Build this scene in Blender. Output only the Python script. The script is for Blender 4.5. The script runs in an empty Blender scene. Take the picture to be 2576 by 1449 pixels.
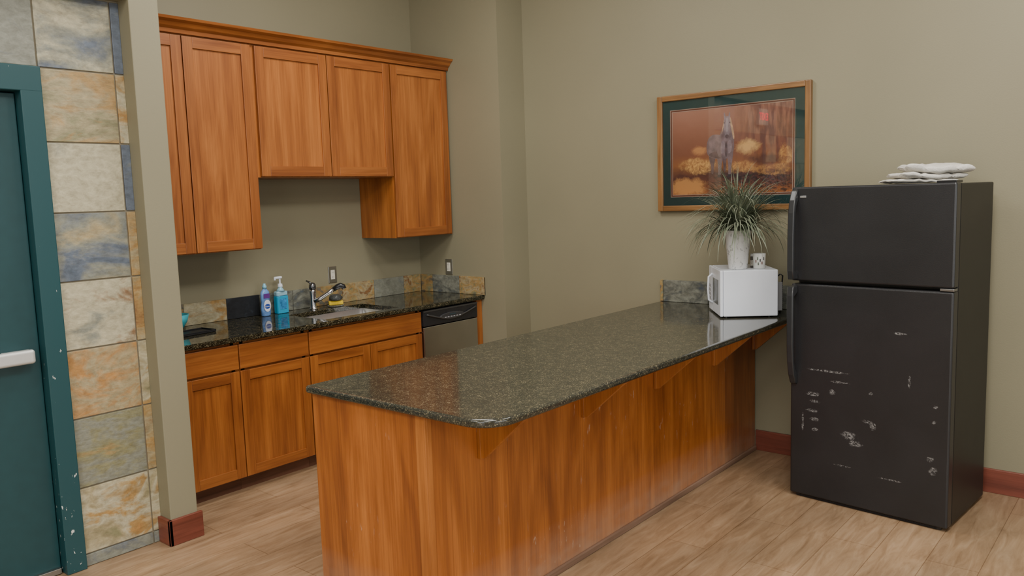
import bpy, bmesh, math, random
from mathutils import Vector, Matrix
from mathutils import noise as mn
random.seed(7)
COL=bpy.context.scene.collection
# ------------------------------------------------------------ helpers
def box(bm,x0,x1,y0,y1,z0,z1,mi=0,bv=0.0,seg=2):
    r=bmesh.ops.create_cube(bm,size=1.0)
    vs=r['verts']
    for v in vs:
        v.co.x=x0+(v.co.x+.5)*(x1-x0); v.co.y=y0+(v.co.y+.5)*(y1-y0); v.co.z=z0+(v.co.z+.5)*(z1-z0)
    fs=set(f for v in vs for f in v.link_faces)
    for f in fs: f.material_index=mi
    if bv>0:
        es=list(set(e for v in vs for e in v.link_edges))
        rr=bmesh.ops.bevel(bm,geom=es,offset=bv,segments=seg,affect='EDGES',profile=.5)
        for f in rr['faces']: f.material_index=mi
def cyl(bm,cx,cy,z0,z1,r0,r1=None,n=32,mi=0,caps=True):
    if r1 is None: r1=r0
    r=bmesh.ops.create_cone(bm,cap_ends=caps,segments=n,radius1=r0,radius2=r1,depth=z1-z0)
    for v in r['verts']:
        v.co+=Vector((cx,cy,(z0+z1)/2))
    for f in set(f for v in r['verts'] for f in v.link_faces): f.material_index=mi
def lathe(bm,cx,cy,prof,n=36,mi=0,cap0=True,cap1=True):
    rings=[]
    for (r,z) in prof:
        rings.append([bm.verts.new((cx+r*math.cos(2*math.pi*i/n),cy+r*math.sin(2*math.pi*i/n),z)) for i in range(n)])
    for a,b in zip(rings[:-1],rings[1:]):
        for i in range(n):
            f=bm.faces.new((a[i],a[(i+1)%n],b[(i+1)%n],b[i])); f.material_index=mi; f.smooth=True
    if cap0:
        f=bm.faces.new(rings[0][::-1]); f.material_index=mi
    if cap1:
        f=bm.faces.new(rings[-1]); f.material_index=mi
def tube(bm,pts,rad,n=12,mi=0):
    pts=[Vector(p) for p in pts]
    if not hasattr(rad,'__len__'): rad=[rad]*len(pts)
    rings=[];prev=None
    for i,p in enumerate(pts):
        t=(pts[min(i+1,len(pts)-1)]-pts[max(i-1,0)]).normalized()
        if prev is None:
            a=t.orthogonal().normalized()
        else:
            a=(prev-t*prev.dot(t)).normalized()
        prev=a;b=t.cross(a)
        rings.append([bm.verts.new(p+(a*math.cos(2*math.pi*k/n)+b*math.sin(2*math.pi*k/n))*rad[i]) for k in range(n)])
    for a,b in zip(rings[:-1],rings[1:]):
        for k in range(n):
            f=bm.faces.new((a[k],a[(k+1)%n],b[(k+1)%n],b[k])); f.material_index=mi; f.smooth=True
    bm.faces.new(rings[0][::-1]).material_index=mi; bm.faces.new(rings[-1]).material_index=mi
def prism(bm,pts,axis,a0,a1,mi=0,bv=0,seg=2):
    def mk3(p,a):
        if axis=='x': return (a,p[0],p[1])
        if axis=='y': return (p[0],a,p[1])
        return (p[0],p[1],a)
    v0=[bm.verts.new(mk3(p,a0)) for p in pts]; v1=[bm.verts.new(mk3(p,a1)) for p in pts]
    fs=[bm.faces.new(v0),bm.faces.new(v1[::-1])]
    n=len(pts)
    for i in range(n):
        fs.append(bm.faces.new((v0[i],v1[i],v1[(i+1)%n],v0[(i+1)%n])))
    for f in fs: f.material_index=mi
    bmesh.ops.recalc_face_normals(bm,faces=fs)
    if bv>0:
        es=set(e for f in fs[:2] for e in f.edges)
        r=bmesh.ops.bevel(bm,geom=list(es),offset=bv,segments=seg,affect='EDGES',profile=.5)
        for f in r['faces']: f.material_index=mi; f.smooth=True
def mk(name,fn,mats,parent=None,loc=(0,0,0),rz=0,smooth=False,**kw):
    me=bpy.data.meshes.new(name); bm=bmesh.new(); fn(bm)
    bm.normal_update(); bm.to_mesh(me); bm.free()
    if not isinstance(mats,(list,tuple)): mats=[mats]
    for m in mats: me.materials.append(m)
    if smooth:
        for p in me.polygons: p.use_smooth=True
    o=bpy.data.objects.new(name,me); COL.objects.link(o); o.location=loc; o.rotation_euler[2]=rz
    if parent: o.parent=parent
    for k,v in kw.items(): o[k]=v
    return o
def empty(name,loc,label,cat,rz=0,group=None):
    o=bpy.data.objects.new(name,None); COL.objects.link(o); o.location=loc; o.rotation_euler[2]=rz
    o.empty_display_size=.1
    o['label']=label;o['category']=cat
    if group:o['group']=group
    return o
def text_mesh(bm_name,body,size,mat,parent,matrix,extrude=.0005):
    cu=bpy.data.curves.new(bm_name,'FONT'); cu.body=body; cu.size=size; cu.extrude=extrude
    cu.align_x='CENTER'; cu.align_y='CENTER'
    t=bpy.data.objects.new('tmp',cu); COL.objects.link(t)
    dg=bpy.context.evaluated_depsgraph_get(); me=bpy.data.meshes.new_from_object(t.evaluated_get(dg))
    bpy.data.objects.remove(t); me.name=bm_name
    me.materials.clear(); me.materials.append(mat)
    me.transform(matrix)
    o=bpy.data.objects.new(bm_name,me); COL.objects.link(o); o.parent=parent
    return o
# ------------------------------------------------------------ materials
def newmat(name):
    m=bpy.data.materials.new(name); m.use_nodes=True
    nt=m.node_tree; b=nt.nodes['Principled BSDF']
    return m,nt,b
def N(nt,t,**k):
    n=nt.nodes.new(t)
    for a,v in k.items():
        if a in n.inputs: n.inputs[a].default_value=v
        else: setattr(n,a,v)
    return n
def ramp(nt,stops,src):
    r=nt.nodes.new('ShaderNodeValToRGB'); cr=r.color_ramp
    while len(cr.elements)<len(stops): cr.elements.new(.5)
    for e,(p,c) in zip(cr.elements,stops):
        e.position=p; e.color=(c[0],c[1],c[2],1)
    nt.links.new(src,r.inputs[0]); return r
def coords(nt,scale=(1,1,1),loc=(0,0,0),rand=False):
    tc=nt.nodes.new('ShaderNodeTexCoord'); mp=nt.nodes.new('ShaderNodeMapping')
    mp.inputs['Scale'].default_value=scale; mp.inputs['Location'].default_value=loc
    src=tc.outputs['Object']
    if rand:
        oi=nt.nodes.new('ShaderNodeObjectInfo'); mu=N(nt,'ShaderNodeMath',operation='MULTIPLY'); mu.inputs[1].default_value=37.
        nt.links.new(oi.outputs['Random'],mu.inputs[0])
        ad=N(nt,'ShaderNodeVectorMath',operation='ADD'); nt.links.new(src,ad.inputs[0]); nt.links.new(mu.outputs[0],ad.inputs[1]); src=ad.outputs[0]
    nt.links.new(src,mp.inputs['Vector']); return mp.outputs[0]
def noise(nt,vec,scale,detail=4,dist=0,rough=.5):
    n=N(nt,'ShaderNodeTexNoise'); n.inputs['Scale'].default_value=scale; n.inputs['Detail'].default_value=detail
    n.inputs['Distortion'].default_value=dist; n.inputs['Roughness'].default_value=rough
    nt.links.new(vec,n.inputs['Vector']); return n.outputs['Fac']
def mixc(nt,a,b,fac,mode='MIX'):
    m=nt.nodes.new('ShaderNodeMix'); m.data_type='RGBA'; m.blend_type=mode
    if hasattr(fac,'links'): nt.links.new(fac,m.inputs[0])
    else: m.inputs[0].default_value=fac
    for s,i in ((a,6),(b,7)):
        if hasattr(s,'links'): nt.links.new(s,m.inputs[i])
        else: m.inputs[i].default_value=(s[0],s[1],s[2],1)
    return m.outputs[2]
def math_(nt,op,a,b=None,clamp=False):
    m=N(nt,'ShaderNodeMath',operation=op); m.use_clamp=clamp
    for i,s in enumerate((a,b)):
        if s is None: continue
        if hasattr(s,'links'): nt.links.new(s,m.inputs[i])
        else: m.inputs[i].default_value=s
    return m.outputs[0]
def sep(nt):
    tc=nt.nodes.new('ShaderNodeTexCoord'); sx=nt.nodes.new('ShaderNodeSeparateXYZ'); nt.links.new(tc.outputs['Object'],sx.inputs[0]); return sx.outputs
def step(nt,a,lo,hi):
    return ramp(nt,[(lo,(0,0,0)),(hi,(1,1,1))],a).outputs[0]
def bump(nt,b,h,st=.2,dist=.002):
    bp=nt.nodes.new('ShaderNodeBump'); bp.inputs['Strength'].default_value=st; bp.inputs['Distance'].default_value=dist
    nt.links.new(h,bp.inputs['Height']); nt.links.new(bp.outputs[0],b.inputs['Normal'])
def plain(name,col,rough=.5,metal=0,spec=.5,var=.06,vs=20,coat=0):
    m,nt,b=newmat(name)
    v=coords(nt); n=noise(nt,v,vs,3)
    lo=[c*(1-var) for c in col]; hi=[c*(1+var) for c in col]
    r=ramp(nt,[(.3,lo),(.7,hi)],n); nt.links.new(r.outputs[0],b.inputs['Base Color'])
    b.inputs['Roughness'].default_value=rough; b.inputs['Metallic'].default_value=metal
    b.inputs['Specular IOR Level'].default_value=spec; b.inputs['Coat Weight'].default_value=coat
    return m
def blobs(nt,o,lst,nb,warp=1.2):
    """sum of soft ellipses at (x,z,rx,rz) in object x/z"""
    tot=None
    for cx,cz,rx,rz in lst:
        du=math_(nt,'DIVIDE',math_(nt,'SUBTRACT',o[0],cx),rx); dv=math_(nt,'DIVIDE',math_(nt,'SUBTRACT',o[2],cz),rz)
        d=math_(nt,'SQRT',math_(nt,'ADD',math_(nt,'MULTIPLY',du,du),math_(nt,'MULTIPLY',dv,dv)))
        d=math_(nt,'ADD',d,math_(nt,'MULTIPLY',math_(nt,'SUBTRACT',nb,.5),warp))
        k=math_(nt,'MULTIPLY',math_(nt,'SUBTRACT',1.15,d),2.2,True)
        tot=k if tot is None else math_(nt,'MAXIMUM',tot,k)
    return tot
def wood(name,axis,dark,mid,light,rough=.38,strip=0,scuff=0,rand=True,gs=1.0):
    m,nt,b=newmat(name)
    s={'z':(22,22,1.1),'x':(1.1,22,22),'y':(22,1.1,22)}[axis]
    v=coords(nt,scale=s,rand=rand)
    n1=noise(nt,v,.8*gs,6,.6,.6)
    s2={'z':(3.8,3.8,.6),'x':(.6,3.8,3.8),'y':(3.8,.6,3.8)}[axis]
    v2=coords(nt,scale=s2,rand=rand); n2=noise(nt,v2,1.3,5,2.0)
    fac=math_(nt,'ADD',math_(nt,'MULTIPLY',n1,.45),math_(nt,'MULTIPLY',n2,.55))
    r=ramp(nt,[(.36,dark),(.5,mid),(.64,light)],fac); c=r.outputs[0]
    s3={'z':(130,130,3),'x':(3,130,130),'y':(130,3,130)}[axis]
    v3=coords(nt,scale=s3,rand=rand); n3=noise(nt,v3,1,2)
    fr=ramp(nt,[(.35,(.74,.70,.64)),(.6,(1,1,1))],n3); c=mixc(nt,c,fr.outputs[0],.7,'MULTIPLY')
    o=sep(nt)
    if strip:
        su=math_(nt,'ADD',math_(nt,'MULTIPLY',o[0],1.0),math_(nt,'MULTIPLY',o[1],.93))
        q=math_(nt,'DIVIDE',su,strip)
        fl=math_(nt,'FLOOR',q)
        wn=nt.nodes.new('ShaderNodeTexWhiteNoise'); wn.noise_dimensions='1D'; nt.links.new(fl,wn.inputs['W'])
        rr=ramp(nt,[(0,(.78,.72,.66)),(1,(1.10,1.10,1.10))],wn.outputs['Value'])
        c=mixc(nt,c,rr.outputs[0],.9,'MULTIPLY')
        fc=math_(nt,'FRACT',q)
        ln=ramp(nt,[(0,(.62,.56,.5)),(.03,(1,1,1))],fc); c=mixc(nt,c,ln.outputs[0],.6,'MULTIPLY')
    if scuff:
        k=noise(nt,coords(nt,scale=(30,30,7)),1.8,5,.3,.65); area_=noise(nt,coords(nt,loc=(.4,2.2,.1)),2.2,2)
        kk=math_(nt,'MULTIPLY',step(nt,k,.625,.67),step(nt,area_,.53,.64))
        c=mixc(nt,c,(.60,.45,.33),math_(nt,'MULTIPLY',kk,scuff))
        g=math_(nt,'MULTIPLY',math_(nt,'SUBTRACT',.24,o[2]),3.2,True)
        nn=noise(nt,coords(nt,scale=(5,5,10)),1.5,5)
        g=math_(nt,'MULTIPLY',g,math_(nt,'MULTIPLY',nn,1.15),True)
        c=mixc(nt,c,(.42,.33,.25),g)
    nt.links.new(c,b.inputs['Base Color']); b.inputs['Roughness'].default_value=rough
    b.inputs['Coat Weight'].default_value=.2; b.inputs['Coat Roughness'].default_value=.28
    bump(nt,b,n3,.06,.001)
    return m
WD=((.205,.058,.012),(.305,.095,.019),(.41,.142,.031))
wood_v=wood('cherry_vertical','z',*WD)
wood_h=wood('cherry_horizontal','x',*WD)
wood_panel=wood('cherry_panel','z',(.235,.068,.014),(.345,.110,.022),(.455,.160,.036))
wood_pen=wood('cherry_veneer','z',(.285,.082,.015),(.42,.132,.024),(.55,.190,.040),strip=.165,scuff=.6,rand=False)
wood_side=wood('cherry_side','z',(.255,.074,.013),(.36,.115,.021),(.46,.160,.034))
wood_br=wood('cherry_bracket','z',(.31,.096,.016),(.41,.138,.025),(.50,.185,.038))
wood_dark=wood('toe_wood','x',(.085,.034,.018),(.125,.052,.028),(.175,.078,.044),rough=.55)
MB=((.13,.032,.019),(.185,.047,.028),(.24,.066,.039))
wood_base=wood('mahogany_baseboard','y',*MB,rough=.4,rand=False)
wood_base2=wood('mahogany_baseboard_x','x',*MB,rough=.4,rand=False)
OK_=((.15,.070,.022),(.235,.115,.038),(.33,.17,.062))
oak=wood('oak_frame','y',*OK_,gs=2.5)
oak_h=wood('oak_frame_h','z',*OK_,gs=2.5)
def paint(name,col):
    m,nt,b=newmat(name); v=coords(nt)
    n=noise(nt,v,1.2,2); r=ramp(nt,[(.3,[c*.96 for c in col]),(.7,[c*1.04 for c in col])],n)
    nt.links.new(r.outputs[0],b.inputs['Base Color']); b.inputs['Roughness'].default_value=.55
    b.inputs['Specular IOR Level'].default_value=.4
    bump(nt,b,noise(nt,v,140,3),.25,.0015); return m
wallm=paint('olive_wall_paint',(.248,.225,.145))
wall_light=paint('ceiling_paint',(.60,.58,.53))
def granite(name,wet=False):
    m,nt,b=newmat(name); v=coords(nt)
    vo=N(nt,'ShaderNodeTexVoronoi'); vo.inputs['Scale'].default_value=310; nt.links.new(v,vo.inputs['Vector'])
    sc=nt.nodes.new('ShaderNodeSeparateColor'); nt.links.new(vo.outputs['Color'],sc.inputs[0])
    r=ramp(nt,[(0,(.005,.006,.004)),(.48,(.014,.015,.010)),(.75,(.045,.042,.026)),(.92,(.125,.112,.072)),(1,(.28,.255,.18))],sc.outputs[0])
    n=noise(nt,v,32,5); r2=ramp(nt,[(.38,(.45,.47,.43)),(.66,(1.35,1.22,1.02))],n)
    c=mixc(nt,r.outputs[0],r2.outputs[0],1,'MULTIPLY')
    if wet:
        v2=coords(nt,loc=(-2.55,-2.28,0)); nn=N(nt,'ShaderNodeVectorMath',operation='LENGTH')
        nt.links.new(v2,nn.inputs[0])
        d=math_(nt,'ADD',nn.outputs['Value'],math_(nt,'MULTIPLY',math_(nt,'SUBTRACT',noise(nt,v,3.2,4,.6),.5),1.5))
        w=step(nt,d,.54,.60)
        c=mixc(nt,c,(.070,.068,.055),math_(nt,'MULTIPLY',w,.28))
        c=mixc(nt,c,(.055,.034,.018),math_(nt,'MULTIPLY',math_(nt,'SUBTRACT',1.0,w),math_(nt,'MULTIPLY',step(nt,noise(nt,v,7,5,1),.45,.62),.45)))
        rr=ramp(nt,[(0,(.04,.04,.04)),(1,(.10,.10,.10))],w)
        nt.links.new(rr.outputs[0],b.inputs['Roughness'])
    else:
        b.inputs['Roughness'].default_value=.06
    nt.links.new(c,b.inputs['Base Color']); b.inputs['Specular IOR Level'].default_value=.6
    return m
gran=granite('polished_dark_granite'); gran_p=granite('polished_dark_granite_dusty',True)
CR=(.46,.42,.285);BL=(.12,.145,.185);GR=(.23,.235,.19);OC=(.38,.235,.085);RU=(.22,.098,.036);OL=(.24,.225,.12);BK=(.016,.018,.022);OR=(.42,.215,.070);DB=(.07,.09,.12);TN=(.37,.31,.18);DG=(.11,.115,.10)
def slate(name,cs,seed,scale=3.5,stretch=(1,1,1.6)):
    m,nt,b=newmat(name); v=coords(nt,scale=stretch,loc=(seed*3.1,seed*1.7,seed*2.3))
    n=noise(nt,v,scale,9,.6,.62)
    k=len(cs); st=[(.29+.42*i/(k-1),c) for i,c in enumerate(cs)]
    r=ramp(nt,st,n); f=noise(nt,v,24,6,.3,.72)
    fr=ramp(nt,[(.3,(.60,.58,.55)),(.65,(1.14,1.14,1.14))],f)
    c=mixc(nt,r.outputs[0],fr.outputs[0],.9,'MULTIPLY'); nt.links.new(c,b.inputs['Base Color'])
    b.inputs['Roughness'].default_value=.42
    bump(nt,b,math_(nt,'ADD',n,math_(nt,'MULTIPLY',f,.3)),.6,.005)
    return m
S=[slate('slate_cream_blue',[BL,BL,GR,CR,CR],1.4,3),slate('slate_blue',[DB,BL,BL,GR],2),
   slate('slate_ochre',[OL,OC,TN,OL,OR],3.3,3,(1,1,2.4)),slate('slate_cream',[GR,CR,CR,CR],4),
   slate('slate_blue_ochre',[OC,TN,GR,BL,DB],5,2.6,(1,1,1.8)),slate('slate_rust',[RU,OC,TN,RU],6.1,6),
   slate('slate_rust_cream',[GR,CR,CR,RU,TN],7.3,3.4,(1,1,1.9)),slate('slate_orange',[OC,OR,TN,OR,TN],8,3),
   slate('slate_olive',[GR,OL,GR,OL,OC],9.2,2.8,(1,1,2.4)),slate('slate_black',[BK,BK,DB],10),
   slate('slate_gold',[OL,TN,CR,OC,OR],11,5),slate('slate_grey',[BL,GR,GR,BL],12,4),
   slate('slate_dark_grey',[DB,DG,GR,DG],13.5,9),slate('slate_gold_rust',[DG,OL,OC,TN,RU,OC],14.2,10),slate('slate_ochre_grey',[GR,OL,OC,DG,TN],15.7,9)]
grout=plain('grout',(.23,.20,.14),.85)
def floormat():
    m,nt,b=newmat('laminate_floor'); tc=nt.nodes.new('ShaderNodeTexCoord')
    br=nt.nodes.new('ShaderNodeTexBrick'); nt.links.new(tc.outputs['Object'],br.inputs['Vector'])
    br.inputs['Scale'].default_value=1; br.inputs['Brick Width'].default_value=1.25; br.inputs['Row Height'].default_value=.205
    br.inputs['Mortar Size'].default_value=.0016; br.inputs['Bias'].default_value=0; br.offset=.37
    br.inputs['Color1'].default_value=(.90,.90,.90,1); br.inputs['Color2'].default_value=(1.06,1.06,1.06,1); br.inputs['Mortar'].default_value=(.58,.52,.46,1)
    v=coords(nt,scale=(2.0,13,1)); n=noise(nt,v,1.8,8,.8,.68)
    r=ramp(nt,[(.29,(.215,.130,.068)),(.5,(.315,.203,.115)),(.71,(.405,.277,.168))],n)
    v2=coords(nt,scale=(1,1.6,1)); n2=noise(nt,v2,2.2,5); r2=ramp(nt,[(.35,(.86,.87,.88)),(.7,(1.10,1.09,1.08))],n2)
    c=mixc(nt,r.outputs[0],r2.outputs[0],1,'MULTIPLY'); c=mixc(nt,c,br.outputs['Color'],1,'MULTIPLY')
    nt.links.new(c,b.inputs['Base Color']); b.inputs['Roughness'].default_value=.32
    bump(nt,b,n,.08,.001); return m
floorm=floormat()
def chipped(name,col,rough=.35):
    m,nt,b=newmat(name)
    k=noise(nt,coords(nt,scale=(1,1,.4)),45,4,.2,.6); o=sep(nt)
    g=math_(nt,'MULTIPLY',math_(nt,'SUBTRACT',1.2,o[2]),.05); k=math_(nt,'ADD',k,g)
    c=mixc(nt,col,(.60,.60,.55),step(nt,k,.70,.715)); nt.links.new(c,b.inputs['Base Color']); b.inputs['Roughness'].default_value=rough
    return m
green=chipped('green_door_paint',(.013,.062,.070)); green_d=plain('green_door_face',(.010,.051,.057),.35)
white=plain('white_plastic',(.78,.81,.87),.3,var=.01); chrome=plain('chrome',(.50,.50,.51),.2,1,var=.02)
steel=plain('stainless_steel',(.52,.51,.49),.26,1,var=.06,vs=6); steel_sink=plain('sink_steel',(.60,.60,.59),.32,.85,var=.04)
blackp=plain('black_plastic',(.012,.012,.013),.3,var=.1); offw=plain('offwhite_plastic',(.66,.62,.52),.4,var=.02)
metalplate=plain('brushed_plate',(.42,.41,.38),.35,1,var=.05)
def fridgem():
    m,nt,b=newmat('black_textured_enamel'); v=coords(nt); o=sep(nt)
    fine=noise(nt,coords(nt,scale=(1,1,1.3)),85,6,.8,.75); nb=noise(nt,coords(nt),24,5,.5)
    spots=[(.125,.575,.030,.010),(.130,.535,.026,.009),(.118,.485,.028,.009),(.128,.440,.026,.010),(.135,.385,.022,.008),(.225,.60,.020,.014),
      (.258,.655,.05,.005),(.20,.705,.10,.005),(.43,.455,.014,.020),(.40,.475,.020,.006),(.315,.385,.034,.022),(.345,.350,.030,.016),(.56,.935,.032,.006),
      (.705,.345,.016,.012),(.712,.285,.022,.018),(.72,.60,.010,.008),(.715,.525,.010,.008),(.07,.43,.005,.05),(.42,.62,.010,.008),(.52,.20,.05,.004),(.28,.22,.06,.004),(.60,.70,.006,.03)]
    m1=math_(nt,'MULTIPLY',blobs(nt,o,spots,nb,2.4),step(nt,fine,.46,.66))
    haze=noise(nt,coords(nt,loc=(.6,0,2.1)),3,4,.5)
    c=mixc(nt,(.010,.010,.011),(.023,.023,.025),haze)
    c=mixc(nt,c,(.40,.39,.38),math_(nt,'MULTIPLY',m1,.8))
    nt.links.new(c,b.inputs['Base Color']); b.inputs['Roughness'].default_value=.34; b.inputs['Specular IOR Level'].default_value=.5
    bump(nt,b,noise(nt,v,190,2),.35,.001); return m
fr_m=fridgem(); fr_side=plain('black_enamel_side',(.014,.0135,.012),.42,spec=.35,var=.1,vs=8)
# ------------------------------------------------------------ room shell
def st(o): o['kind']='structure'; return o
XA,XP,YC,YST,YT,YP,H=4.517,4.808,4.763,3.868,3.86,3.76,3.7
st(mk('floor',lambda bm:box(bm,-4.2,5.0,-4.2,5.0,-.1,0),floorm))
st(mk('ceiling',lambda bm:box(bm,-4.2,5.0,-4.2,5.0,H,H+.1),wall_light))
st(mk('wall_back',lambda bm:box(bm,1.815,5.0,YC,YC+.15,0,H),wallm))
st(mk('wall_alcove',lambda bm:box(bm,XA,5.0,YST,YC,0,H),wallm))
st(mk('wall_right',lambda bm:box(bm,XP,5.0,-4.2,YST,0,H),wallm))
st(mk('wall_partition',lambda bm:box(bm,1.815,1.955,YP,YC,0,H,0,.004),wallm))
st(mk('wall_left',lambda bm:box(bm,-4.2,-4.05,-4.2,5,0,H),wallm))
st(mk('wall_front',lambda bm:box(bm,-4.05,4.808,-4.2,-4.05,0,H),wallm))
st(mk('wall_soffit',lambda bm:box(bm,-4.05,1.815,YP,YT+.14,2.605,H),wallm))
def tiles(bm):
    g=.0035; G=15
    box(bm,1.40,1.815,YT+.008,YT+.14,0,2.605,G)
    box(bm,.33,1.40,YT+.008,YT+.14,2.285,2.605,G)
    box(bm,-4.05,.33,YT+.008,YT+.14,0,2.605,G)
    zs=[.06,.375,.70,1.018,1.33,1.64,1.953,2.273,2.60]
    bigm=[10,8,7,6,4,3,2,0]; sm=[10,5,10,5,5,1,10,1]
    for i in range(8):
        z0,z1=zs[i],zs[i+1]
        box(bm,1.443+g,1.772-g,YT,YT+.02,z0+g,z1-g,bigm[i],.002)
        box(bm,1.772+g,1.815,YT,YT+.02,z0+g,z1-g,sm[i],.002)
    box(bm,1.443,1.772-g,YT,YT+.02,.002,.06-g,11,.002); box(bm,1.772+g,1.815,YT,YT+.02,.002,.06-g,11,.002)
    for j in range(4):
        x1=1.443-.329*j
        if j<3: box(bm,x1-.329+g,x1-g,YT,YT+.02,2.273+g,2.60-g,[11,2,3][j],.002)
    for i in range(8):
        for j in range(6):
            x1=.30-.329*j
            box(bm,x1-.329+g,x1-g,YT,YT+.02,zs[i]+g,zs[i+1]-g,(i*5+j*3)%12,.002)
st(mk('wall_tile',tiles,S+[grout]))
def frame(bm):
    x0,x1=.33,1.446
    box(bm,x1-.088,x1,YT-.022,YT+.15,0,2.273,0,.004); box(bm,x0,x0+.088,YT-.022,YT+.15,0,2.273,0,.004)
    box(bm,x0,x1,YT-.0225,YT+.15,2.165,2.2735,0,.004)
    box(bm,x1-.106,x1-.088,YT+.085,YT+.15,0,2.165,0,.002); box(bm,x0+.088,x0+.106,YT+.085,YT+.15,0,2.165,0,.002)
    box(bm,x0+.088,x1-.088,YT+.085,YT+.15,2.147,2.165,0,.002)
st(mk('trim_1',frame,green,label='dark green metal door frame with chipped paint'))
dl=st(mk('door_1',lambda bm:box(bm,.421,1.355,YT+.04,YT+.083,.012,2.160,0,.003),green_d))
def bar(bm):
    box(bm,.47,1.316,YT-.028,YT+.002,.993,1.055,0,.013,5)
    box(bm,1.20,1.312,YT+.0021,YT+.04,.998,1.050,0,.004); box(bm,.474,.56,YT+.0021,YT+.04,.998,1.050,0,.004)
mk('push_bar',bar,[plain('bar_grey',(.60,.60,.57),.35,.35,var=.03)],parent=dl,label='light grey metal panic push bar')
mk('door_sweep',lambda bm:box(bm,.43,1.35,YT+.018,YT+.04,.004,.03,0,.002),metalplate,parent=dl)
ex=empty('exit_sign',(.46,YT,2.37),'lit exit sign with red letters above the green door','exit sign')
mk('housing',lambda bm:box(bm,-.13,.13,-.05,-.002,0,.19,0,.01),offw,parent=ex)
em,nt,b=newmat('exit_red'); b.inputs['Base Color'].default_value=(.8,.02,.02,1); b.inputs['Emission Color'].default_value=(1,.05,.08,1); b.inputs['Emission Strength'].default_value=6
text_mesh('lettering','EXIT',.12,em,ex,Matrix.Translation((0,-.052,.095))@Matrix.Rotation(math.radians(90),4,'X'),.002)
hb=.13
st(mk('baseboard_partition',lambda bm:(box(bm,1.797,1.815,YP-.018,YT-.001,0,hb,0,.003),box(bm,1.797,1.973,YP-.018,YP,0,hb,1,.003)),[wood_base,wood_base2]))
st(mk('baseboard_right',lambda bm:box(bm,XP-.016,XP,-4.05,2.052,0,hb,0,.003),wood_base))
st(mk('baseboard_alcove',lambda bm:box(bm,XP-.016,XP,2.75,YST,0,hb,0,.003),wood_base))
# ------------------------------------------------------------ cabinets
def shaker(bm,x0,x1,z0,z1,yf,t=.020,s=.062):
    y0,y1=yf,yf+t
    box(bm,x0,x0+s,y0,y1,z0,z1,0,.0018); box(bm,x1-s,x1,y0,y1,z0,z1,0,.0018)
    box(bm,x0+s,x1-s,y0,y1,z0,z0+s,1,.0018); box(bm,x0+s,x1-s,y0,y1,z1-s,z1,1,.0018)
    box(bm,x0+s-.004,x1-s+.004,y0+.010,y1-.002,z0+s-.004,z1-s+.004,2)
YU=4.367
def carcass(bm,x0,x1,y0,y1,z0,z1,t=.018):
    box(bm,x0,x0+t,y0,y1,z0,z1,0); box(bm,x1-t,x1,y0,y1,z0,z1,0)
    box(bm,x0+t,x1-t,y0,y1,z0,z0+t,0); box(bm,x0+t,x1-t,y1-t,y1,z0+t,z1,0)
    box(bm,x0+t,x1-t,y0,y0+t,z1-.05,z1,1); 
    box(bm,x0+t,x0+.045,y0,y0+t,z0+t,z1-.05,0); box(bm,x1-.045,x1-t,y0,y0+t,z0+t,z1-.05,0)
def upper(x0,x1,z0,doors,label,side=0):
    xm=(x0+x1)/2
    e=empty('wall_cabinet',(xm,YC,z0),label,'cabinet',group='cherry wall cabinets')
    mk('body',lambda bm:(carcass(bm,x0-xm+.0005,x1-xm-.0005,YU+.021-YC,-.002,0,2.655-z0),box(bm,x0-xm+.018,x1-xm-.018,YU+.04-YC,-.02,2.60-z0,2.655-z0,1)),[wood_side,wood_h],parent=e)
    for a,b_ in doors:
        mk('door',lambda bm:shaker(bm,a-xm+.002,b_-xm-.002,.006,2.602-z0,YU-YC),[wood_v,wood_h,wood_panel],parent=e)
upper(1.957,2.826,1.378,[(1.975,2.389),(2.391,2.824)],'tall cherry wood wall cabinet with two shaker doors beside the partition')
upper(2.828,3.926,1.816,[(2.85,3.380),(3.383,3.924)],'short cherry wood wall cabinet with two shaker doors above the sink')
upper(3.928,4.515,1.378,[(3.932,4.497)],'tall cherry wood wall cabinet with one shaker door')
def crown(bm):
    pr=[(YU+.02,2.612),(YU-.002,2.612),(YU-.006,2.632),(YU-.022,2.645),(YU-.034,2.664),(YU-.052,2.676),(YU-.058,2.690),(YU+.02,2.690)]
    prism(bm,pr,'x',1.957,4.515)
mk('crown_molding',crown,wood_h,label='cherry wood crown molding along the wall cabinet tops',category='molding')
YB=4.105
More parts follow.
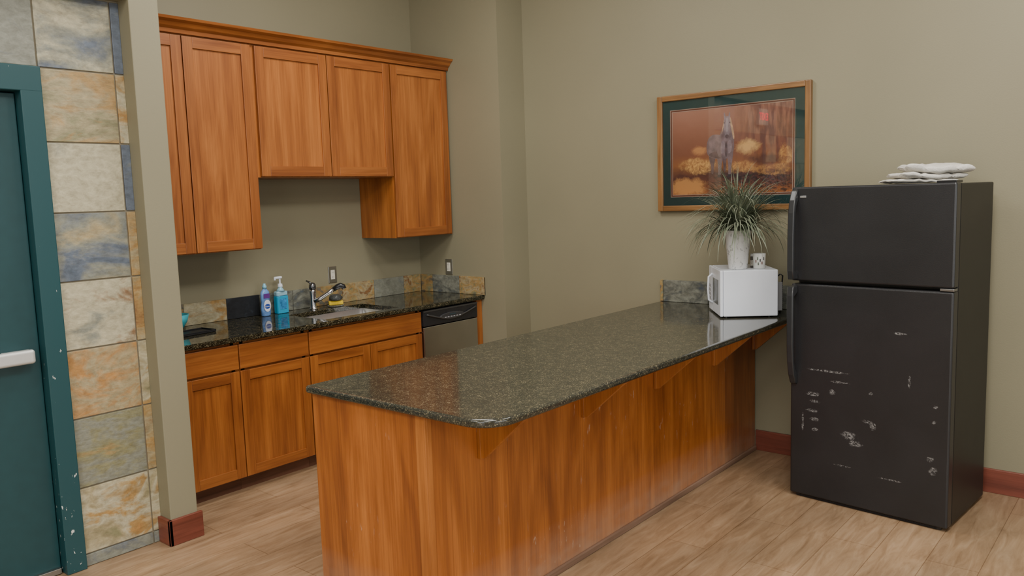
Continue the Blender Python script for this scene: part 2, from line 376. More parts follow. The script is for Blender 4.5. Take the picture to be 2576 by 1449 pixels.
def base(x0,x1,cols,label):
    xm=(x0+x1)/2; y0=YB+.021-YC
    e=empty('base_cabinet',(xm,YC,0),label,'cabinet',group='cherry base cabinets')
    def bd(bm):
        t=.018
        for xx in (x0,x1-t): box(bm,xx-xm+(.0005 if xx==x0 else -.0005),xx+t-xm+(.0005 if xx==x0 else -.0005),y0,-.003,.085,.882,0)
        box(bm,x0+t-xm,x1-t-xm,y0,-.003,.085,.103,0); box(bm,x0+t-xm,x1-t-xm,-.02,-.003,.1,.882,0)
        box(bm,x0+t-xm,x1-t-xm,y0,y0+t,.84,.882,1); box(bm,x0+t-xm,x1-t-xm,y0,y0+t,.69,.73,1)
        box(bm,x0+t-xm,x0+.04-xm,y0,y0+t,.1,.882,0); box(bm,x1-.04-xm,x1-t-xm,y0,y0+t,.1,.882,0)
    mk('body',bd,[wood_side,wood_h],parent=e)
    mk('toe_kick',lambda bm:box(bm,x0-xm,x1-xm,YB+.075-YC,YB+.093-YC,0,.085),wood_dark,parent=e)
    for kind,a,b_,z0,z1 in cols:
        if kind=='door': mk('door',lambda bm:shaker(bm,a-xm+.002,b_-xm-.002,z0,z1,YB-YC,s=.058),[wood_v,wood_h,wood_panel],parent=e)
        else: mk('drawer',lambda bm:box(bm,a-xm+.002,b_-xm-.002,YB-YC,YB+.02-YC,z0,z1,0,.003),[wood_h],parent=e)
base(1.957,2.4505,[('drawer',2.10,2.450,.724,.866),('door',2.10,2.450,.092,.712)],'cherry wood base cabinet with drawer and door next to partition')
base(2.4515,2.9275,[('drawer',2.452,2.926,.724,.866),('door',2.452,2.926,.092,.712)],'cherry wood base cabinet with one drawer over one shaker door')
base(2.9285,3.882,[('drawer',2.930,3.880,.724,.866),('door',2.930,3.408,.092,.712),('door',3.410,3.880,.092,.712)],'cherry wood sink base cabinet with false drawer front and two doors')
mk('end_panel',lambda bm:box(bm,4.452,4.514,YB,YC-.003,0,.882,0,.001),wood_v,label='narrow cherry wood end panel beside the dishwasher',category='panel')
dw=empty('dishwasher',(4.166,YC,0),'stainless steel dishwasher with black control panel under the counter','dishwasher')
y=YB-YC
mk('body',lambda bm:box(bm,-.276,.276,y+.03,-.03,.09,.875),blackp,parent=dw)
mk('door',lambda bm:box(bm,-.279,.279,y-.012,y+.029,.115,.752,0,.004),steel,parent=dw,label='brushed stainless steel door')
mk('kick_plate',lambda bm:box(bm,-.279,.279,y+.07,y+.09,.0,.11),blackp,parent=dw)
def cpanel(bm):
    box(bm,-.279,.279,y-.016,y+.029,.757,.872,0,.006)
    box(bm,-.279,.279,y-.018,y-.014,.860,.869,1)
    # curved scoop handle lip and oval button pod
    lip=[(-.255+.51*i/24,.842-.050*math.sin(math.pi*i/24)) for i in range(25)]
    tube(bm,[(p[0],y-.024,p[1]) for p in lip],.006,8,1)
    pts=[(.125*math.cos(t),.808+.026*math.sin(t)) for t in [2*math.pi*i/36 for i in range(36)]]
    prism(bm,pts,'y',y-.028,y-.010,2,.003)
    for i in range(6): box(bm,-.075+.03*i-.008,-.075+.03*i+.008,y-.031,y-.027,.798,.805,3)
    box(bm,-.03,.03,y-.031,y-.027,.814,.823,4)
mk('control_panel',cpanel,[plain('panel_grey',(.018,.018,.020),.22),plain('panel_edge',(.10,.10,.10),.3,.6),plain('pod_grey',(.04,.04,.042),.3),plain('button_grey',(.30,.30,.31),.4),plain('display_glass',(.03,.05,.06),.1)],parent=dw,label='black curved handle panel with small buttons')
YF=4.075
SX0,SX1,SY0,SY1=3.10,3.73,4.165,4.565
def ctop(bm):
    xs=[1.957,SX0,SX1,4.515]; ys=[YF,SY0,SY1,YC-.002]; z0,z1=.884,.915
    V=[[bm.verts.new((x,yy,z1)) for yy in ys] for x in xs]
    fs=[]
    for i in range(3):
        for j in range(3):
            if i==1 and j==1: continue
            fs.append(bm.faces.new((V[i][j],V[i+1][j],V[i+1][j+1],V[i][j+1])))
    r=bmesh.ops.extrude_face_region(bm,geom=fs)
    vs=[g for g in r['geom'] if isinstance(g,bmesh.types.BMVert)]
    bmesh.ops.translate(bm,verts=vs,vec=(0,0,z0-z1))
    bmesh.ops.recalc_face_normals(bm,faces=bm.faces)
    es=[e for e in bm.edges if all(abs(v.co.y-YF)<1e-5 for v in e.verts) and abs(e.verts[0].co.z-e.verts[1].co.z)<1e-5]
    bmesh.ops.bevel(bm,geom=es,offset=.006,segments=3,affect='EDGES')
mk('kitchen_countertop',ctop,gran,label='polished dark granite countertop with undermount sink cutout',category='countertop')
sk=empty('sink',((SX0+SX1)/2,(SY0+SY1)/2,.70),'stainless steel undermount sink set in granite counter','sink')
def basin(bm):
    w,d=(SX1-SX0)/2-.004,(SY1-SY0)/2-.004
    def rr(w,d,r,z):
        out=[]
        for cx,cy,a0 in((w-r,d-r,0),(-w+r,d-r,90),(-w+r,-d+r,180),(w-r,-d+r,270)):
            for k in range(6):
                a=math.radians(a0+18*k); out.append(bm.verts.new((cx+r*math.cos(a),cy+r*math.sin(a),z)))
        return out
    rings=[rr(w+.015,d+.015,.02,.1825),rr(w,d,.03,.1835),rr(w-.006,d-.006,.04,.05),rr(w-.03,d-.03,.04,.025),rr(.05,.05,.049,.018)]
    for a,b_ in zip(rings[:-1],rings[1:]):
        n=len(a)
        for i in range(n):
            f=bm.faces.new((a[i],a[(i+1)%n],b_[(i+1)%n],b_[i])); f.smooth=True
    bm.faces.new(rings[-1])
mk('basin',basin,steel_sink,parent=sk)
mk('drain',lambda bm:(lathe(bm,0,0,[(.044,.019),(.044,.023),(.036,.023),(.030,.020)])),chrome,parent=sk)
fa=empty('faucet',(3.37,4.645,.915),'chrome single lever kitchen faucet with black spray head','faucet')
mk('faucet_body',lambda bm:lathe(bm,0,0,[(.030,.0),(.030,.006),(.024,.012),(.022,.03),(.021,.10),(.023,.125),(.022,.140)]),chrome,parent=fa)
mk('lever',lambda bm:(lathe(bm,0,0,[(.023,.141),(.025,.155),(.023,.172),(.015,.184),(.004,.188)]),tube(bm,[(0,0,.172),(-.01,.02,.19),(-.015,.045,.198)],[.008,.007,.006])),[plain('dark_chrome',(.16,.16,.165),.2,.9)],parent=fa)
mk('spout',lambda bm:tube(bm,[(.0,-.012,.055),(.035,-.04,.075),(.075,-.075,.11),(.105,-.10,.135)],[.016,.015,.014,.015],16),chrome,parent=fa)
mk('spray_head',lambda bm:tube(bm,[(.105,-.10,.135),(.125,-.115,.150),(.14,-.13,.158),(.155,-.142,.150),(.160,-.147,.135)],[.016,.019,.020,.018,.015],16),blackp,parent=fa)
def bsp(bm):
    z0,z1=.916,1.052; g=.002
    xs=[1.957,2.20,2.48,2.772,3.016,3.277,3.43,3.707,4.01,4.315,4.50]
    ms=[13,14,10,9,12,12,14,13,11,13]
    for a,b_,m_ in zip(xs[:-1],xs[1:],ms): box(bm,a+g,b_-g,YC-.016,YC-.001,z0,z1,m_,.0015)
    box(bm,1.957,4.50,YC-.010,YC-.0005,z0,z1-.002,15)
    ys=[4.745,4.616,4.323,4.062]
    for (a,b_),m_ in zip(zip(ys[:-1],ys[1:]),[14,12,13]): box(bm,XA-.016,XA-.001,b_+g,a-g,z0,z1,m_,.0015)
    box(bm,XA-.010,XA-.0005,4.064,4.75,z0,z1-.002,15)
mk('slate_backsplash',bsp,S+[grout],label='low multicolour slate tile backsplash behind the sink counter',category='backsplash')
mk('slate_backsplash',lambda bm:(box(bm,XP-.018,XP-.001,2.375,2.70,.916,1.060,0,.002),box(bm,XP-.018,XP-.001,2.704,2.724,.916,1.060,1,.002),box(bm,XP-.018,XP-.001,1.74,2.371,.916,1.06,0,.002)),[S[12],S[14]],label='grey slate tile backsplash at the wall end of the peninsula',category='backsplash')
def outlet(loc,rz,label):
    e=empty('wall_outlet',loc,label,'outlet',rz,group='metal plate wall outlets')
    mk('cover_plate',lambda bm:box(bm,-.037,.037,-.006,0,-.06,.06,0,.003),metalplate,parent=e)
    def rc(bm):
        box(bm,-.0175,.0175,-.010,-.0055,-.034,.034,0,.002)
        for s in(-1,1):
            for xx in(-.006,.006): box(bm,xx-.0012,xx+.0012,-.0104,-.0095,s*.017-.004,s*.017+.004,1)
    mk('receptacle',rc,[offw,blackp],parent=e,label='cream duplex receptacle')
outlet((3.635,YC,1.128),0,'metal plate wall outlet with cream receptacle above the sink counter')
outlet((XA,4.438,1.118),math.radians(-90),'metal plate wall outlet on the alcove side wall')
# ------------------------------------------------------------ peninsula
XS,YA,YBB,XBS,YBA,YBF=1.909,2.726,1.7175,1.932,2.706,2.0545
def pen(bm):
    r=.13; pts=[]
    for k in range(13):
        a=math.radians(180+90*k/12); pts.append((XS+r+r*math.cos(a),YBB+r+r*math.sin(a)))
    pts+=[(XP-.001,YBB),(XP-.001,YA)]
    r=.015
    for k in range(5):
        a=math.radians(90+90*k/4); pts.append((XS+r+r*math.cos(a),YA-r+r*math.sin(a)))
    prism(bm,pts,'z',.884,.915,0,.011,4)
mk('peninsula_countertop',pen,gran_p,label='long polished dark granite peninsula countertop with rounded corner',category='countertop')
pe=empty('kitchen_peninsula',(XBS,YBA,0),'long cherry wood peninsula cabinet with scuffed veneer panels','cabinet')
o=mk('body',lambda bm:box(bm,XBS,XP-.018,YBF,YBA,.0,.8835,0,.001),wood_pen,parent=pe); o.location=(-XBS,-YBA,0)
def post(bm):
    box(bm,XBS-.003,XBS+.008,YBF-.004,YBF+.045,.0,.8825,0,.001)
    box(bm,XBS+.008,XBS+.03,YBF-.004,YBF-.0005,.0,.8825,0,.001)
o=mk('corner_post',post,wood_side,parent=pe); o.location=(-XBS,-YBA,0)
o=mk('shoe_molding',lambda bm:box(bm,XBS+.03,XP-.02,YBF-.014,YBF-.0005,0,.030,0,.004),wood('dusty_shoe_wood','x',(.15,.085,.055),(.22,.13,.085),(.30,.19,.13),rough=.6),parent=pe); o.location=(-XBS,-YBA,0)
for bx in (2.215,2.905,3.545,4.205,4.755):
    def br(bm):
        pts=[(YBF-.001,.8825),(YBF-.001,.655),(YBF-.022,.655),(YBF-.24,.85),(YBF-.24,.8825)]
        prism(bm,pts,'x',bx,bx+.020,0,.001)
        box(bm,bx-.012,bx+.032,YBF-.016,YBF-.001,.655,.8825,0,.001)
    o=mk('bracket',br,wood_br,parent=pe); o.location=(-XBS,-YBA,0)
# ------------------------------------------------------------ fridge
fr=empty('refrigerator',(4.1718,1.5914,0),'black top-freezer refrigerator with scuffed lower door beside the peninsula','refrigerator',math.radians(-95.03))
W,DP,FH=.783,.592,1.651
mk('body',lambda bm:(box(bm,.004,W-.004,.078,DP,.014,FH-.004,0,.006),box(bm,.02,W-.02,.068,.080,.06,FH-.02,1)),[fr_side,blackp],parent=fr)
mk('freezer_door',lambda bm:box(bm,0,W,0,.066,1.166,FH,0,.009,3),fr_m,parent=fr)
mk('refrigerator_door',lambda bm:box(bm,0,W,0,.066,.016,1.150,0,.009,3),fr_m,parent=fr,label='lower door with white scuff marks')
mk('kick_grille',lambda bm:(box(bm,.03,W-.03,.012,.07,.002,.015,0,.002),[box(bm,.05,W-.05,.009,.013,.004+.004*i,.006+.004*i,0) for i in range(3)]),blackp,parent=fr)
for fx_,fy_ in ((.05,.12),(W-.05,.12),(.05,DP-.06),(W-.05,DP-.06)):
    mk('foot',lambda bm:cyl(bm,fx_,fy_,0,.014,.018),blackp,parent=fr)
mk('hinge_cover',lambda bm:box(bm,W-.09,W-.005,.01,.10,FH-.002,FH+.010,0,.003),blackp,parent=fr)
mk('hinge',lambda bm:box(bm,W-.06,W+.001,-.001,.05,1.152,1.164,0,.002),plain('hinge_metal',(.3,.3,.3),.3,.9),parent=fr)
handm=plain('handle_plastic',(.022,.023,.025),.30)
def handle(pr):
    mk('handle',lambda bm:prism(bm,pr,'x',.004,.038,0,.006,3),handm,parent=fr,label='black curved plastic handle')
handle([(-.001,1.640),(-.001,1.585),(-.022,1.555),(-.034,1.50),(-.040,1.40),(-.040,1.225),(-.001,1.200),(-.001,1.172),(-.052,1.176),(-.060,1.22),(-.060,1.40),(-.054,1.52),(-.040,1.585),(-.020,1.630)])
handle([(-.001,1.142),(-.001,1.105),(-.040,1.085),(-.040,.82),(-.034,.735),(-.022,.70),(-.001,.675),(-.001,.615),(-.018,.622),(-.040,.67),(-.054,.74),(-.060,.83),(-.060,1.09),(-.052,1.138)])
mk('badge',lambda bm:box(bm,.045,.077,-.002,.001,1.596,1.606,0,.0005),plain('badge_silver',(.5,.5,.5),.3,.8),parent=fr)
clothm,nt,b=newmat('cream_cloth'); v=coords(nt); n=noise(nt,v,350,2); r=ramp(nt,[(.3,(.54,.51,.45)),(.7,(.70,.67,.61))],n); nt.links.new(r.outputs[0],b.inputs['Base Color']); b.inputs['Roughness'].default_value=.95; bump(nt,b,math_(nt,'ADD',math_(nt,'MULTIPLY',n,.12),noise(nt,coords(nt,scale=(1,2.0,1)),16,3,1.0)),.7,.010)
def cloth(bm):
    L=[(-.045,.02,.155,.12,.012,.05,.020,0),(-.005,.012,.155,.115,.037,.12,.030,1),(.028,.002,.152,.112,.074,-.02,.040,2)]
    for li,(cx,cy,w,d,z,a,th,sd) in enumerate(L):
        n=56; m=30
        rings=[]
        for i in range(n+1):
            u=i/n*2-1; ex=(1-abs(u)**9)**.5 if abs(u)<1 else 0
            ring=[]
            for k in range(m*2):
                t=2*math.pi*k/(m*2); cq=math.cos(t); sq=math.sin(t)
                q=math.copysign(abs(cq)**.33,cq); hh=math.copysign(abs(sq)**.65,sq)
                wv=1+.07*mn.noise(Vector((q*2,li*2.2,0)))
                x=w*u*wv; yy=d*q*(1+.07*mn.noise(Vector((u*3,li*1.3,5))))*(.93+.07*ex)
                X=cx+x*math.cos(a)-yy*math.sin(a); Y=cy+x*math.sin(a)+yy*math.cos(a)
                amp=(.25,.6,1.0)[li]
                wob=(.020*mn.noise(Vector((X*7,Y*7,.3)))+.012*mn.noise(Vector((X*15,Y*12,2.3))))*amp+.005*mn.noise(Vector((X*30,Y*24,li*5.1)))
                # soft creases in the fold
                cr=-.008*math.exp(-((u-.35+.5*q*.3)/.07)**2)-.006*math.exp(-((u+.30-.4*q*.3)/.06)**2)
                Z=z+wob+(cr if li>0 and hh>0 else 0)+th/2*hh*max(ex,.15)
                ring.append(bm.verts.new((X,Y,max(Z,.0015))))
            rings.append(ring)
        K=m*2
        for r0,r1 in zip(rings[:-1],rings[1:]):
            for k in range(K):
                f=bm.faces.new((r0[k],r1[k],r1[(k+1)%K],r0[(k+1)%K])); f.smooth=True
        bm.faces.new(rings[0]); bm.faces.new(rings[-1][::-1])
mk('folded_cloth',cloth,clothm,loc=(4.455,1.01,FH),rz=math.radians(-62),label='cream folded canvas cloth lying on the refrigerator top',category='cloth')
# ------------------------------------------------------------ microwave
mw=empty('microwave',(4.283,2.045,.915),'small white microwave oven with side turned outward on the peninsula','microwave',math.radians(-54.2))
MW,MD,M0,M1=.325,.375,.008,.275
mk('body',lambda bm:box(bm,.018,MW,0,MD,M0,M1,0,.006,3),white,parent=mw)
mk('door',lambda bm:(box(bm,0,.017,.0,MD-.10,M0,M1,0,.005,3),box(bm,-.0015,.002,.06,MD-.14,.07,.215,1)),[white,plain('door_window_grey',(.16,.17,.18),.2)],parent=mw)
mk('control_panel',lambda bm:(box(bm,0,.017,MD-.098,MD,M0,M1,0,.005,3),[box(bm,-.002,.002,MD-.08+.025*i,MD-.062+.025*i,.05+.025*j,.066+.025*j,1) for i in range(3) for j in range(5)]),[white,plain('key_grey',(.4,.4,.42),.4)],parent=mw)
mk('handle',lambda bm:tube(bm,[(0,MD-.115,.06),(-.022,MD-.115,.075),(-.026,MD-.115,.14),(-.022,MD-.115,.215),(0,MD-.115,.235)],.006),white,parent=mw)
for a,c in ((.04,.04),(.04,MD-.04),(MW-.04,.04),(MW-.04,MD-.04)):
    mk('foot',lambda bm:cyl(bm,a,c,0,.009,.012),blackp,parent=mw)
mk('back_grille',lambda bm:(box(bm,MW,MW+.03,.02,.045,.035,.20,0,.003),[box(bm,MW+.0295,MW+.0315,.02,.045,.045+.012*i,.050+.012*i,1) for i in range(12)]),[plain('grille_grey',(.16,.16,.16),.4),blackp],parent=mw)
mk('power_cord',lambda bm:tube(bm,[(MW+.001,.05,.225),(MW+.02,.035,.245),(MW+.035,.04,.235),(MW+.035,.05,.20),(MW+.03,.06,.12),(MW+.03,.08,.01)],.004),blackp,parent=mw)
# ------------------------------------------------------------ plant
potm,nt,b=newmat('speckled_white_ceramic'); k=noise(nt,coords(nt,scale=(1,1,.7)),48,5,.8,.7); r=ramp(nt,[(.56,(.74,.74,.72)),(.62,(.36,.37,.36))],k); nt.links.new(r.outputs[0],b.inputs['Base Color']); b.inputs['Roughness'].default_value=.4
PT=.915+.2755
PX,PY=4.43,2.005
pl=empty('potted_plant',(PX,PY,PT),'tall white speckled pot with arching grassy plant on the microwave','plant')
mk('pot',lambda bm:(lathe(bm,0,0,[(.050,0),(.053,.004),(.063,.10),(.074,.215),(.076,.225),(.070,.226),(.068,.20)],cap1=False),cyl(bm,0,0,.19,.205,.069,mi=1)),[potm,plain('soil',(.03,.02,.012),.9)],parent=pl)
leafm,nt,b=newmat('grassy_leaf'); v=coords(nt); k=noise(nt,v,9,3); r=ramp(nt,[(.3,(.055,.070,.042)),(.50,(.12,.145,.090)),(.70,(.28,.30,.21))],k); nt.links.new(r.outputs[0],b.inputs['Base Color']); b.inputs['Roughness'].default_value=.5
def leaves(bm):
    for i in range(780):
        az=random.uniform(0,2*math.pi); el=math.radians(random.uniform(24,86)); L=random.uniform(.24,.46); w=random.uniform(.0030,.0048)
        d=Vector((math.cos(az)*math.cos(el),math.sin(az)*math.cos(el),math.sin(el)))
        p=Vector((random.uniform(-.035,.035),random.uniform(-.035,.035),.205)); n=10; sd=Vector((-math.sin(az),math.cos(az),0)); g=random.uniform(.12,.38); prev=None
        tw=random.uniform(-.2,.2); 
        for s in range(n+1):
            t=s/n; ww=w*(1-t**2.2)+.0003
            a=bm.verts.new(p+sd*ww); c=bm.verts.new(p-sd*ww)
            if prev:
                f=bm.faces.new((prev[0],prev[1],c,a)); f.smooth=True
            prev=(a,c)
            d=(d+Vector((0,0,-g))*(.26+t)+sd*tw*.3).normalized(); p=p+d*(L/n)
            if p.x+PX>4.77: p.x=4.77-PX
            if p.z<.05: p.z=.05
mk('foliage',leaves,leafm,parent=pl)
cupm=plain('cup_white',(.66,.66,.62),.35,var=.04)
cp=empty('cup',(4.487,1.900,PT),'small white printed cup beside the plant pot on the microwave','cup')
def cupf(bm):
    lathe(bm,0,0,[(.030,0),(.033,.003),(.036,.088),(.0345,.088),(.031,.006)],cap1=True)
    for a,z,m_ in [(3.4,.03,1),(3.7,.05,2),(4.0,.035,3),(3.3,.06,1),(4.3,.06,2),(3.0,.045,3)]:
        x,yy=.0345*math.cos(a),.0345*math.sin(a); box(bm,x-.003,x+.003,yy-.003,yy+.003,z-.008,z+.008,m_,.001)
mk('cup_body',cupf,[cupm,plain('print_green',(.16,.19,.15),.5),plain('print_dark',(.10,.10,.10),.5),plain('print_red',(.25,.15,.13),.5)],parent=cp)
jr=empty('jar',(4.533,1.955,PT),'small dark jar with printed label between pot and cup','jar')
mk('jar_body',lambda bm:lathe(bm,0,0,[(.016,0),(.018,.003),(.018,.060),(.015,.066)]),plain('jar_glass',(.10,.09,.08),.25),parent=jr)
mk('jar_label',lambda bm:lathe(bm,0,0,[(.0185,.012),(.0185,.045)],cap0=False,cap1=False),plain('jar_label',(.45,.42,.36),.6,var=.4,vs=120),parent=jr)
mk('jar_lid',lambda bm:cyl(bm,0,0,.0665,.082,.018),plain('lid_white',(.5,.5,.48),.4),parent=jr)
# ------------------------------------------------------------ bottles
blue_liq,nt,b=newmat('blue_soap'); b.inputs['Base Color'].default_value=(.02,.42,.70,1); b.inputs['Roughness'].default_value=.1; b.inputs['Transmission Weight'].default_value=.2
hs=empty('soap_dispenser',(3.142,4.690,.9155),'clear pump bottle of bright blue hand soap beside the sink','soap bottle')
def bot(bm):
    prism(bm,[(-.040,-.024),(.040,-.024),(.044,-.016),(.044,.016),(.040,.024),(-.040,.024),(-.044,.016),(-.044,-.016)],'z',0,.118,0,.004,2)
    prism(bm,[(-.038,-.022),(.038,-.022),(.042,-.015),(.042,.015),(.038,.022),(-.038,.022),(-.042,.015),(-.042,-.015)],'z',.1185,.150,1,.006,3)
    lathe(bm,0,0,[(.030,.150),(.020,.165),(.014,.172),(.014,.180)],mi=1)
mk('bottle',bot,[blue_liq,plain('pale_blue_plastic',(.30,.52,.62),.15)],parent=hs)
mk('label',lambda bm:box(bm,-.026,.026,-.0255,-.0245,.03,.10,0),plain('label_blue',(.03,.22,.48),.5,var=.5,vs=60),parent=hs)
mk('pump',lambda bm:(cyl(bm,0,0,.1805,.200,.017,.015),cyl(bm,0,0,.200,.235,.0055),box(bm,-.038,.014,-.010,.010,.235,.250,0,.004),box(bm,-.044,-.034,-.006,.006,.226,.246,0,.002)),white,parent=hs)
ds=empty('detergent_bottle',(3.005,4.665,.9155),'small squeeze bottle of dish detergent with purple and white label','detergent bottle')
def dbm(bm):
    P=[(.028,0),(.034,.006),(.035,.05),(.030,.095),(.033,.125),(.030,.160),(.016,.178),(.012,.182)]
    lathe(bm,0,0,P)
    for v in bm.verts: v.co.y*=.6
mk('bottle',dbm,plain('blue_violet_plastic',(.14,.28,.60),.2,var=.35,vs=14),parent=ds)
mk('cap',lambda bm:lathe(bm,0,0,[(.014,.1825),(.014,.200),(.009,.206),(.008,.216)]),plain('cap_blue',(.25,.55,.70),.3),parent=ds)
def lab(bm):
    pts=[(.026*math.cos(t),.070+.040*math.sin(t)) for t in [2*math.pi*i/28 for i in range(28)]]
    prism(bm,pts,'y',-.0225,-.0215,0)
    pts=[(.021*math.cos(t),.066+.016*math.sin(t)) for t in [2*math.pi*i/28 for i in range(28)]]
    prism(bm,pts,'y',-.0232,-.0226,1)
    box(bm,-.022,.022,-.0205,-.0195,.120,.150,2)
mk('label',lab,[plain('label_white',(.75,.75,.8),.4),plain('label_deep_blue',(.02,.06,.35),.4),plain('label_purple',(.12,.03,.22),.4)],parent=ds)
text_mesh('logo','Dawn',.016,plain('logo_white',(.8,.8,.82),.4),ds,Matrix.Translation((0,-.0236,.066))@Matrix.Rotation(math.radians(90),4,'X'),.0002)
cl,nt,b=newmat('clear_plastic'); b.inputs['Base Color'].default_value=(.75,.8,.8,1); b.inputs['Transmission Weight'].default_value=.85; b.inputs['Roughness'].default_value=.12
mk('sponge_dish',lambda bm:lathe(bm,0,0,[(.050,0),(.058,.004),(.060,.009),(.050,.009)],cap1=True),cl,loc=(3.555,4.635,.9155),label='shallow clear plastic sponge dish behind the faucet',category='dish')
mk('sponge',lambda bm:box(bm,-.050,.050,-.020,.020,0,.028,0,.005),plain('sponge_yellow',(.78,.54,.03),.9,var=.15,vs=150),loc=(3.555,4.635,.9255),rz=-.5,label='yellow dish sponge lying on a clear dish',category='sponge')
def pad(bm):
    lathe(bm,0,0,[(.030,0),(.043,.008),(.046,.022),(.038,.038),(.020,.046)],n=24)
    for v in bm.verts: v.co+=Vector((mn.noise(v.co*60),mn.noise(v.co*60+Vector((3,1,2))),0))*.006
mk('scouring_pad',pad,plain('steel_wool_grey',(.10,.105,.10),.5,.5,var=.6,vs=180),loc=(3.555,4.635,.9545),label='dark grey scouring pad resting on the yellow sponge',category='scouring pad')
mk('bowl',lambda bm:lathe(bm,0,0,[(.045,0),(.050,.004),(.080,.05),(.092,.095),(.089,.095),(.076,.052),(.045,.010)],cap1=True),plain('turquoise_plastic',(.05,.40,.48),.35),loc=(2.355,4.645,.9155),label='turquoise plastic bowl near the partition',category='bowl')
def tray(bm):
    box(bm,-.13,.13,-.07,.07,0,.008,0,.003); 
    box(bm,-.13,.13,-.07,-.064,.007,.016,0,.002);box(bm,-.13,.13,.064,.07,.007,.016,0,.002);box(bm,-.13,-.124,-.07,.07,.007,.016,0,.002);box(bm,.124,.13,-.07,.07,.007,.016,0,.002)
mk('tray',tray,plain('tray_black',(.010,.010,.011),.5,spec=.3),loc=(2.34,4.43,.9155),rz=.1,label='flat black plastic tray on the granite counter',category='tray')
# ------------------------------------------------------------ framed picture
FY0,FY1,FZ0,FZ1=1.714,2.726,1.520,2.268
pc=empty('framed_picture',(XP,(FY0+FY1)/2,FZ0),'oak framed horse print with dark green mat hanging on wall','picture')
hw=(FY1-FY0)/2; hh=FZ1-FZ0; fw=.036
def frm(bm):
    for (a,b_,c,d,m_) in ((-hw,-hw+fw,0,hh,1),(hw-fw,hw,0,hh,1),(-hw+fw,hw-fw,0,fw,0),(-hw+fw,hw-fw,hh-fw,hh,0)):
        box(bm,-.032,-.001,a,b_,c,d,m_,.005,3)
mk('frame',frm,[oak,oak_h],parent=pc)
matg=plain('green_mat',(.022,.072,.070),.8); matl=plain('mat_bevel',(.62,.45,.36),.8); matr=plain('mat_inner',(.20,.06,.03),.8)
CY=(FY0+FY1)/2
AY0,AY1,AZ0,AZ1=1.828-CY,2.622-CY,1.626-FZ0,2.158-FZ0
def ring(bm,y0,y1,z0,z1,q,x,mi):
    for (a,b_,c,d) in ((y0-q,y0,z0-q,z1+q),(y1,y1+q,z0-q,z1+q),(y0,y1,z0-q,z0),(y0,y1,z1,z1+q)): box(bm,x,-.010,a,b_,c,d,mi)
def matf(bm):
    y0,y1,z0,z1=-hw+fw,hw-fw,fw,hh-fw; q=.016
    for (a,b_,c,d) in ((y0,AY0-q,z0,z1),(AY1+q,y1,z0,z1),(AY0-q,AY1+q,z0,AZ0-q),(AY0-q,AY1+q,AZ1+q,z1)): box(bm,-.014,-.010,a,b_,c,d,0)
    ring(bm,AY0,AY1,AZ0,AZ1,.004,-.0120,1); ring(bm,AY0-.004,AY1+.004,AZ0-.004,AZ1+.004,.008,-.0125,2); ring(bm,AY0-.012,AY1+.012,AZ0-.012,AZ1+.012,.004,-.013,1)
mk('mat',matf,[matg,matl,matr],parent=pc,label='dark green mat board with thin pink inner line')
